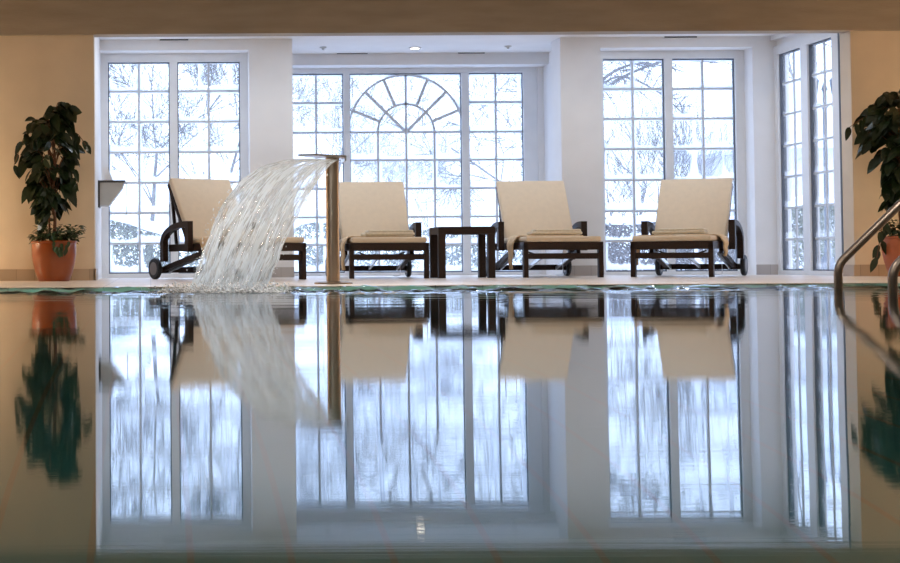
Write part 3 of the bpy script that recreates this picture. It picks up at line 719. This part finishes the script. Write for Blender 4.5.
# ------------------------------------------------------------------ potted plants
def leaf(b, p, d, nrm, ln, w, fold=.25, droop=.35):
    d = Vector(d).normalized(); s = d.cross(Vector(nrm))
    if s.length < 1e-3: s = d.cross(Vector((1, 0, 0)))
    s.normalize(); n = s.cross(d)
    rows_ = []
    for t, k in ((0, .03), (.14, .66), (.34, .98), (.58, .94), (.82, .55), (1, .03)):
        c = p + d*ln*t - Vector((0, 0, 1))*droop*ln*t*t; hw = w*.5*k
        rows_.append([b.bm.verts.new(c - s*hw + n*hw*fold), b.bm.verts.new(c), b.bm.verts.new(c + s*hw + n*hw*fold)])
    for a, c in zip(rows_, rows_[1:]):
        for i in (0, 1): b.bm.faces.new((a[i], a[i+1], c[i+1], c[i]))
def potted_plant(loc, px_prof, seed, potmat, label, base_leaves=True, extra=()):
    r = random.Random(seed)
    root = empty('potted_plant', loc); tag(root, label, 'plant', 'tall plants in orange pots against the cream walls')
    prof = [(.128, 0), (.136, .010), (.158, .07), (.178, .15), (.189, .22), (.191, .29), (.188, .318), (.196, .322), (.198, .336), (.192, .342), (.178, .336), (.174, .31)]
    autosmooth(MB().lathe(prof, seg=48).build('pot', potmat, root))
    MB().lathe([(.175, .30), (.1, .318), (.001, .322)], seg=28, cap=False).build('soil', M['soil'], root)
    st = MB()
    tips = []
    mainpts = [(0, 0, .30), (.01, .01, .52), (-.01, 0, .75), (.015, -.01, .98), (0, 0, 1.22), (.02, 0, 1.40)]
    st.tube(mainpts, [.016, .014, .012, .010, .008, .004], 8)
    st.tube([(-.03, .02, .30), (-.045, .02, .6), (-.02, .03, .9), (-.06, .03, 1.2)], [.010, .009, .008, .004], 7)
    fo = MB()
    cl = curve_pts(mainpts)
    def width(z):
        for (z0, l0_, r0), (z1, l1, r1) in zip(px_prof, px_prof[1:]):
            if z0 <= z <= z1:
                f = (z - z0)/(z1 - z0); return l0_ + (l1 - l0_)*f, r0 + (r1 - r0)*f
        return 0, 0
    zlo, zhi = px_prof[0][0], px_prof[-1][0]
    for k in range(78):
        z = zlo + (zhi - zlo)*(.06 + .94*(k/77)) ; lft, rgt = width(z)
        a = r.uniform(0, 2*PI); cxm = (lft + rgt)/2; hw = (rgt - lft)/2*.93; rad = r.uniform(.3, 1)**.7
        tip = Vector((cxm + hw*math.cos(a)*rad, hw*.9*math.sin(a)*rad, z - .03))
        base = Vector((0, 0, max(.55, min(1.36, z - .10 - .1*rad)))); mid = base.lerp(tip, .6) + Vector((0, 0, .06 + .05*rad))
        cv = curve_pts([base, mid, tip])
        st.tube([cv(i/6) for i in range(7)], [.0042 - .0004*i for i in range(7)], 5)
        nl = 5 if rad > .6 else 4
        for q in range(nl):
            t = .35 + .65*q/(nl - 1); p = cv(t)
            dr = (tip - base); dr.z = 0
            an = math.atan2(dr.y, dr.x) + r.uniform(-1.3, 1.3)
            leaf(fo, p, (math.cos(an), math.sin(an), r.uniform(-.9, .35)), (r.uniform(-.7, .7), r.uniform(-1.2, .2), r.uniform(.1, .9)), r.uniform(.095, .135), r.uniform(.070, .098), fold=.16, droop=r.uniform(.2, .8))
    for (x, y, z, tx, ty, tz) in extra:                  # long stray twigs
        cv = curve_pts([(x, y, z), ((x+tx)/2, (y+ty)/2, max(z, tz) + .06), (tx, ty, tz)])
        st.tube([cv(i/8) for i in range(9)], .003, 5)
        for q in range(4):
            p = cv(.55 + .15*q); an = r.uniform(0, 2*PI)
            leaf(fo, p, (math.cos(an)*.6, math.sin(an)*.4, -.8), (0, -1, .3), r.uniform(.07, .11), r.uniform(.045, .06))
    st.build('stem', M['trunk'], root, smooth=True); fo.build('foliage', M['leaf'], root)
    if base_leaves:
        iv = MB()
        for k in range(330):
            a = r.uniform(0, 2*PI); rr = .19*math.sqrt(r.random()); hx = .07 if r.random() < .5 else 0
            p = Vector((rr*math.cos(a) + hx*.7, rr*math.sin(a), .335 + .06*r.random() + (.10*r.random() if hx else 0)))
            leaf(iv, p, (math.cos(a), math.sin(a), r.uniform(-.3, .9)), (0, 0, 1), r.uniform(.045, .07), r.uniform(.03, .045))
        for k in range(16):
            p = Vector((.06 + r.gauss(0, .04), -.19 - .012*r.random(), .34 - .10*r.random())); leaf(iv, p, (r.uniform(-.5, .5), -.5, -.7), (0, -1, .3), .045, .03)
        iv.build('ivy', M['ivy'], root)
    return root
PYD = 12.72
pc = at(54, 281, PYD)
def pz(py): return az(54, py, PYD)
def pxx(px): return ax(px, PYD) - pc.x
prof1 = [(pz(222), pxx(46), pxx(58)), (pz(205), pxx(37), pxx(62)), (pz(186), pxx(29), pxx(72)), (pz(168), pxx(19), pxx(78)), (pz(150), pxx(20), pxx(80)), (pz(128), pxx(22), pxx(80)), (pz(114), pxx(28), pxx(78)), (pz(104), pxx(48), pxx(70))]
potted_plant((pc.x, PYD, 0), prof1, 3, M['pot_copper'], 'tall leafy plant in a shiny copper orange pot at the far left',
             extra=((-.1, 0, 1.22, pxx(14), 0, pz(165)), (.1, 0, 1.2, pxx(86), 0, pz(145)), (.1, 0, .95, pxx(78), -.05, pz(186))))
pc2 = at(907, 280, PYD)
prof2 = [(.62, -.10, .10), (.74, -.20, .14), (.95, -.26, .20), (1.15, -.33, .26), (1.32, -.38, .28), (1.45, -.34, .25), (1.56, -.20, .16)]
potted_plant((pc2.x, PYD, 0), prof2, 11, M['pot_terra'], 'tall leafy plant in a dull terracotta pot cut by the right edge',
             extra=((-.15, 0, 1.3, -.46, 0, 1.27), (-.12, 0, .42, -.30, -.1, .16), (-.1, 0, .40, -.26, -.06, .22)))

# ------------------------------------------------------------------ wall shelf at the left jamb
SYd = 14.15
zs_ = az(110, 181.2, SYd); xw = XL; xe = ax(125.5, SYd, 181)
root = empty('wall_shelf', (xw, SYd, 0)); tag(root, 'small grey wall shelf with a dark top beside the left window', 'shelf')
w = xe - xw
MB().box((0, -.15, zs_ - .020), (w, .15, zs_)).build('top_board', M['shelf_dark'], root)
MB().box((0, -.16, zs_ - .25), (.018, .16, zs_)).build('back_plate', M['shelf_dark'], root)
MB().prism([Vector((.018, -.14, zs_ - .020)), Vector((w - .012, -.14, zs_ - .020)), Vector((w - .03, -.14, zs_ - .075)), Vector((.10, -.14, zs_ - .235)), Vector((.018, -.14, zs_ - .235))], (0, .28, 0)).build('bracket_panel', M['shelf_grey'], root)
o = MB().prism([Vector((.055, 0, 0)), Vector((.135, 0, 0)), Vector((.085, 0, .125)), Vector((.035, 0, .125))], (0, .16, 0)).build('card_holder', M['white_plastic'])
o.location = (xw + .005, SYd - .10, zs_); tag(o, 'slanted white card holder standing on the grey wall shelf', 'card holder')
o = MB().tube([(0, 0, 0), (.012, 0, -.01), (.014, 0, -.15), (.012, .0, -.30), (.0, 0, -.31)], .004, 6).build('hanging_cord', M['shelf_grey']); o.location = (xe - .002, SYd + .02, zs_ - .01)
tag(o, 'thin grey cord hanging from the end of the wall shelf', 'cord')
o = MB().tube([(0, 0, .16), (.015, -.005, .12), (.03, -.01, .06), (.038, -.01, .02), (.02, -.015, .006), (-.02, -.01, .004)], .005, 6).build('power_cable', M['white_plastic']); o.location = (XL + .03, 14.85, 0)
tag(o, 'short white cable on the floor at the foot of the left window', 'cable')

# ------------------------------------------------------------------ garden beyond the windows
def gz(x, y): return -.12 + .25*mnoise.noise((x*.15, y*.15, 0)) * min(1, max(0, (y - 18)/6)) + .012*max(0, y - 20)
b = MB()
def gnd(u, v):
    x = -22 + 60*u; y = 12.0 + 60*v
    return Vector((x, y, gz(x, y) if y > 16.6 else -.12))
# leave out the footprint of the building
b.sheet(lambda u, v: Vector((-22 + 70*u, 16.45 + 60*v, gz(-22 + 70*u, 16.45 + 60*v))), 70, 60)
b.sheet(lambda u, v: Vector((XS + .25 + (48 - XS - .25)*u, YF + .25 + (16.45 - YF - .25)*v, -.12)), 10, 4)
structure(b.build('ground', M['snow'], smooth=True), 'snow covered garden lawn outside the windows', 'ground')

def branch(b, p, d, ln, r, depth, rg, spread, grav, seg=5, minr=.0035, tips=None):
    pts = [Vector(p)]; d = Vector(d).normalized(); n = 4
    for i in range(n):
        d = (d + Vector((rg.gauss(0, .13), rg.gauss(0, .13), rg.gauss(0, .10) + grav))).normalized(); pts.append(pts[-1] + d*ln/n)
    b.tube(pts, [max(minr, r*(1 - .5*i/n)) for i in range(n+1)], seg if r > .02 else 3, cap=False)
    if depth == 0: return
    k = rg.randint(3, 5)
    for i in range(k):
        t = rg.uniform(.35, 1); q = pts[min(n, int(t*n))]
        s = Vector((rg.gauss(0, 1), rg.gauss(0, 1), rg.gauss(0, .6))).normalized()
        branch(b, q, (d + s*spread).normalized(), ln*rg.uniform(.55, .78), r*.55, depth-1, rg, spread, grav*1.25, seg, minr)
def bare_tree(px, Y, h, seed, label, name='bare_tree', depth=4, spread=.75, grav=.03, r=.07, stems=1, minr=.0030, mt='twig'):
    rg = random.Random(seed); x = ax(px, Y); root = empty(name, (x, Y, gz(x, Y) - .03)); tag(root, label, 'tree', 'bare trees and bushes in the snowy garden')
    tr, br = MB(), MB()
    for s in range(stems):
        dx, dy = (rg.gauss(0, .16), rg.gauss(0, .16)) if stems > 1 else (0, 0)
        pts = [Vector((dx, dy, 0))]; d = Vector((rg.gauss(0, .12) + dx*.9, rg.gauss(0, .12) + dy*.9, 1)).normalized(); n = 5; ln = h*(.45 if depth > 2 else .8)
        for i in range(n): d = (d + Vector((rg.gauss(0, .06), rg.gauss(0, .06), .04))).normalized(); pts.append(pts[-1] + d*ln/n)
        tr.tube(pts, [r*(1 - .55*i/n) for i in range(n+1)], 7, cap=False)
        for i in range(5 if depth > 2 else 7):
            q = pts[rg.randint(2, n)] if i else pts[-1]
            s_ = Vector((rg.gauss(0, 1), rg.gauss(0, 1), rg.uniform(-.1, .8))).normalized()
            branch(br, q, (d*.8 + s_*spread*1.2), h*.30, r*.30, depth - 1, rg, spread, grav, minr=minr)
    tr.build('trunk', M['bark'], root, smooth=True); br.build('branches', M[mt], root, smooth=True)
bare_tree(148, 20.5, 4.1, 21, 'dense bare tree seen in the middle of the left window', depth=5, spread=.7, grav=.02, r=.045)
bare_tree(205, 26.5, 5.6, 22, 'bare tree with fine twigs seen in the right leaf of the left window', depth=5, spread=.75, r=.045)
bare_tree(318, 33, 6.2, 23, 'bare tree seen behind the fountain spout', depth=5, spread=.8, r=.045)
bare_tree(375, 39, 4.6, 24, 'pale bare bush seen through the left half of the arched window', depth=4, spread=.9, stems=4, r=.022, mt='far_twig')
bare_tree(440, 44, 4.7, 25, 'pale bare bush seen through the right half of the arched window', depth=4, spread=.9, stems=4, r=.022, mt='far_twig')
bare_tree(536, 20.3, 5.4, 26, 'gnarled bare tree reaching into the narrow light right of the arch', depth=5, spread=1.0, grav=-.01, r=.07, minr=.005, mt='bark')
bare_tree(640, 27, 3.6, 27, 'many stemmed bare shrub in the left leaf of the right window', depth=3, spread=.45, grav=.05, stems=7, r=.022)
bare_tree(687, 31, 4.2, 28, 'many stemmed bare shrub behind the rightmost lounger', depth=3, spread=.45, grav=.05, stems=8, r=.022)
bare_tree(722, 36, 3.6, 29, 'faint bare shrub at the right edge of the right window', depth=3, spread=.5, stems=5, r=.02, mt='far_twig')
bare_tree(800, 46, 10.0, 30, 'tall tree seen at the top of the narrow side window', depth=4, spread=.9, r=.15, minr=.009)
# overhanging limb across the top of the right window
rg = random.Random(5); b = MB(); t_ = MB()
bx = ax(600, 23.5) + 1.9; root = empty('overhanging_tree', (bx - 2.2, 23.5, -.12)); tag(root, 'tree whose low limbs cross the top of the right window', 'tree', 'bare trees and bushes in the snowy garden')
t_.tube([(0, 0, 0), (.05, 0, 1.6), (.0, .1, 3.4), (.2, 0, 5.5)], [.2, .17, .14, .10], 9)
for tgt, r in (((ax(668, 23.2) - bx + 2.2, -.3, az(668, 66, 23.2) + .12), .03), ((ax(712, 23.6) - bx + 2.2, .1, az(712, 62, 23.6) + .12), .026), ((ax(694, 23.4) - bx + 2.2, 0, az(694, 120, 23.4) + .12), .02)):
    cv = curve_pts([(.02, 0, 2.7), (tgt[0]*.33, 0, 3.15), (tgt[0]*.66, -.1, (3.2 + tgt[2])/2 + .1), tgt])
    pts = [cv(i/14) for i in range(15)]; t_.tube(pts, [r*(1 - .75*i/14) + .004 for i in range(15)], 7)
    for i in range(8, 15):
        for _ in range(2): branch(b, pts[i], (rg.gauss(.5, .6), rg.gauss(0, .5), rg.gauss(.1, .35)), rg.uniform(.2, .4), .010, 1, rg, .8, 0, minr=.0045)
t_.build('trunk', M['bark'], root, smooth=True); b.build('branches', M['bark'], root, smooth=True)

def hedge(name, px0, px1, Y, h, m, seed, label, dens=900, depth=.9, snow=True):
    rg = random.Random(seed); xa, xb = ax(px0, Y), ax(px1, Y); w = xb - xa; z0 = gz((xa+xb)/2, Y) - .05
    root = empty(name, ((xa+xb)/2, Y, z0)); tag(root, label, 'hedge', 'hedges and bushes outside in the snow')
    b = MB()
    def top(x): return h*(.85 + .22*mnoise.noise((x*1.3 + seed, Y, 0)))
    for k in range(int(dens*6*w*h)):
        x = rg.uniform(-w/2, w/2); z = rg.uniform(0, 1)**.8*top(x); y = rg.uniform(-depth/2, depth/2)
        leaf(b, Vector((x, y, z)), (rg.gauss(0, 1), rg.gauss(0, 1), rg.gauss(0, .8)), (rg.gauss(0, 1), -1, rg.gauss(0, 1)), rg.uniform(.035, .065), rg.uniform(.022, .038))
    b.build('foliage', m, root)
    if snow:
        s = MB()
        def cap(u, v):
            x = -w/2 + w*u; ed = math.sin(PI*v)**.5*min(1, 12*u, 12*(1-u)) if 0 < v < 1 and 0 < u < 1 else 0
            return Vector((x, -depth/2 + depth*v, top(x) - .03 + .13*ed + .03*mnoise.noise((x*5, v*3, seed))))
        s.sheet(cap, max(8, int(w*10)), 6); s.build('snow_cap', M['snow'], root, smooth=True)
hedge('garden_hedge', 96, 178, 18.3, .92, M['hedge'], 1, 'green bush dusted with snow low in the left window', 500)
hedge('garden_hedge', 185, 262, 22.5, 1.15, M['hedge'], 2, 'greenish bush behind the leftmost lounger', 450)
hedge('garden_hedge', 280, 415, 25, 1.0, M['hedge'], 3, 'snowy bush low behind the left half of the arched window', 350)
hedge('garden_hedge', 425, 548, 26, .9, M['hedge'], 4, 'snowy bush low behind the right half of the arched window', 350)
hedge('garden_hedge', 596, 765, 22, 1.0, M['hedge_brown'], 5, 'brown clipped hedge behind the rightmost lounger', 550)
hedge('garden_hedge', 768, 905, 24, 1.5, M['hedge'], 6, 'snow capped green hedge seen in the side window', 450)

# garden lamp with two lanterns
LY = 21.5; lx = ax(825, LY, 120)
root = empty('garden_lamp', (lx, LY, gz(lx, LY))); tag(root, 'iron garden lamp post with two lanterns seen through the side window', 'lamp')
zt_ = az(825, 84, LY) - gz(lx, LY); za = az(825, 97, LY) - gz(lx, LY)
MB().lathe([(.09, 0), (.09, .3), (.05, .36), (.035, .6), (.028, zt_ - .1), (.045, zt_ - .08), (.01, zt_ + .03)], seg=14).build('post', M['iron'], root, smooth=True)
for s in (-1, 1):
    a = [(0, 0, za - .22), (s*.07, 0, za - .10), (s*.13, 0, za - .13), (s*.18, 0, za - .05), (s*.16, 0, za + .02)]
    cv = curve_pts(a); MB().tube([cv(i/16) for i in range(17)], .012, 6).build('arm', M['iron'], root, smooth=True)
    ln = MB().lathe([(.03, za + .02), (.06, za + .04), (.085, za + .22), (.095, za + .23), (.02, za + .33), (.006, za + .38)], (s*.16, 0, 0), 6).build('lantern', M['iron'], root)
# lantern hanging in the left garden
LX = ax(201, 20, 172)
root = empty('bird_feeder', (LX, 20, gz(LX, 20))); tag(root, 'small snow topped bird feeder on a pole behind the leftmost lounger', 'bird feeder')
zf = az(201, 178, 20) - gz(LX, 20)
MB().tube([(0, 0, 0), (0, 0, zf)], .014, 8).build('pole', M['iron'], root)
MB().lathe([(.075, zf), (.075, zf + .015), (.045, zf + .02), (.045, zf + .08)], seg=14).build('tray', M['hedge_brown'], root)
MB().lathe([(.09, zf + .08), (.06, zf + .12), (.005, zf + .16)], seg=14).build('roof', M['snow'], root)
# house with a snowy roof to the right
HX = ax(838, 38, 150)
root = empty('garden_house', (HX, 38, 0)); tag(root, 'pale house with a steep snow covered roof far behind the lamp post', 'house')
MB().box((-2.0, 0, -.3), (5, 5, 3.0)).build('wall', M['render_wall'], root)
MB().prism([Vector((-2.6, -.4, 2.95)), Vector((5.6, -.4, 2.95)), Vector((1.5, -.4, 5.4))], (0, 6, 0)).build('roof', M['snow'], root)
MB().box((.6, -.02, .9), (1.6, .02, 2.1)).build('window', M['iron'], root)

# ------------------------------------------------------------------ light
w = bpy.data.worlds.new('overcast_sky'); sc.world = w; w.use_nodes = True; nt = w.node_tree; nt.nodes.clear()
out = nt.nodes.new('ShaderNodeOutputWorld'); bg = nt.nodes.new('ShaderNodeBackground')
tc = nt.nodes.new('ShaderNodeTexCoord'); sp = nt.nodes.new('ShaderNodeSeparateXYZ'); L(nt, tc.outputs['Generated'], sp.inputs[0])
cr = nt.nodes.new('ShaderNodeValToRGB'); cr.color_ramp.elements[0].color = (.61, .75, 1.0, 1); cr.color_ramp.elements[1].color = (.51, .66, 1.0, 1)
cr.color_ramp.elements[0].position = 0; cr.color_ramp.elements[1].position = .7
L(nt, sp.outputs[2], cr.inputs[0]); L(nt, cr.outputs[0], bg.inputs[0]); bg.inputs[1].default_value = 3.7
L(nt, bg.outputs[0], out.inputs[0])

def area(name, loc, rot, sx, sy, power, c, portal=False, disk=False):
    d = bpy.data.lights.new(name, 'AREA'); d.shape = 'DISK' if disk else 'RECTANGLE'; d.size = sx
    if not disk: d.size_y = sy
    d.energy = power; d.color = c
    if portal: d.cycles.is_portal = True
    o = bpy.data.objects.new(name, d); col.objects.link(o); o.location = loc; o.rotation_euler = rot; return o
def point(name, loc, power, c, r=.08):
    d = bpy.data.lights.new(name, 'POINT'); d.energy = power; d.color = c; d.shadow_soft_size = r
    o = bpy.data.objects.new(name, d); col.objects.link(o); o.location = loc; return o
# daylight portals in the window openings
area('portal_left', ((x1L + x1R)/2, YB + .15, zt/2), (-PI/2, 0, 0), x1R - x1L, zt, 1, (1, 1, 1), True)
area('portal_right', ((x3L + x3R)/2, YB + .15, zt/2), (-PI/2, 0, 0), x3R - x3L, zt, 1, (1, 1, 1), True)
area('portal_arch', ((xcL + xbR)/2, YC + .15, zbk/2), (-PI/2, 0, 0), xbR - xcL, zbk, 1, (1, 1, 1), True)
area('portal_side', (XS + .22, ym, zt/2), (PI/2, 0, PI/2), ysB - ysA, zt, 1, (1, 1, 1), True)
def spot(name, loc, target, power, c, deg):
    d = bpy.data.lights.new(name, 'SPOT'); d.energy = power; d.color = c; d.spot_size = R(deg); d.spot_blend = .6; d.shadow_soft_size = .06
    o = bpy.data.objects.new(name, d); col.objects.link(o); o.location = loc
    o.rotation_euler = (Vector(target) - Vector(loc)).to_track_quat('-Z', 'Y').to_euler(); return o
spot('fountain_fill', (-.6, 7.6, 3.1), (.75, 9.6, .45), 330, (.95, .97, 1), 30)  # unseen spot added to brighten the falling water
WARM = (1, .75, .48)
for k, (x, y) in enumerate(((-.5, 8.2), (2.0, 8.2), (4.5, 8.2), (1, 4.5), (4, 4.5))):
    area('hall_ceiling_lamp', (x, y, 3.15), (0, 0, 0), .5, .5, 44, (1, .88, .74), disk=True)
point('wall_lamp_left', (-2.35, 12.58, .60), 55, WARM, .10)
point('wall_lamp_right', (8.0, 12.45, .7), 80, WARM, .10)
for x in (.2, 1.7, 3.3, 5.0):
    area('recess_fill', (x, 13.75, ZC - .012), (0, 0, 0), .12, .12, 9, (.80, .89, 1), disk=True)  # fill lights added out of sight behind the beam to brighten the recess
for x in (-2.5, .5, 3.5):
    area('pool_fill', (x, -1.3, -.75), (PI/2, 0, 0), .35, .35, 160, (.42, .92, .80), disk=True)  # unseen underwater fill, added to light the pool floor and tint the water

# ------------------------------------------------------------------ render look
vs = sc.view_settings; vs.view_transform = 'Standard'; vs.look = 'None'; vs.exposure = 0; vs.gamma = 1; vs.use_curve_mapping = False
cy = sc.cycles
cy.use_denoising = True
cy.max_bounces = 10; cy.diffuse_bounces = 5; cy.glossy_bounces = 4; cy.transmission_bounces = 6; cy.transparent_max_bounces = 16
cy.sample_clamp_indirect = 6; cy.caustics_reflective = False; cy.caustics_refractive = False
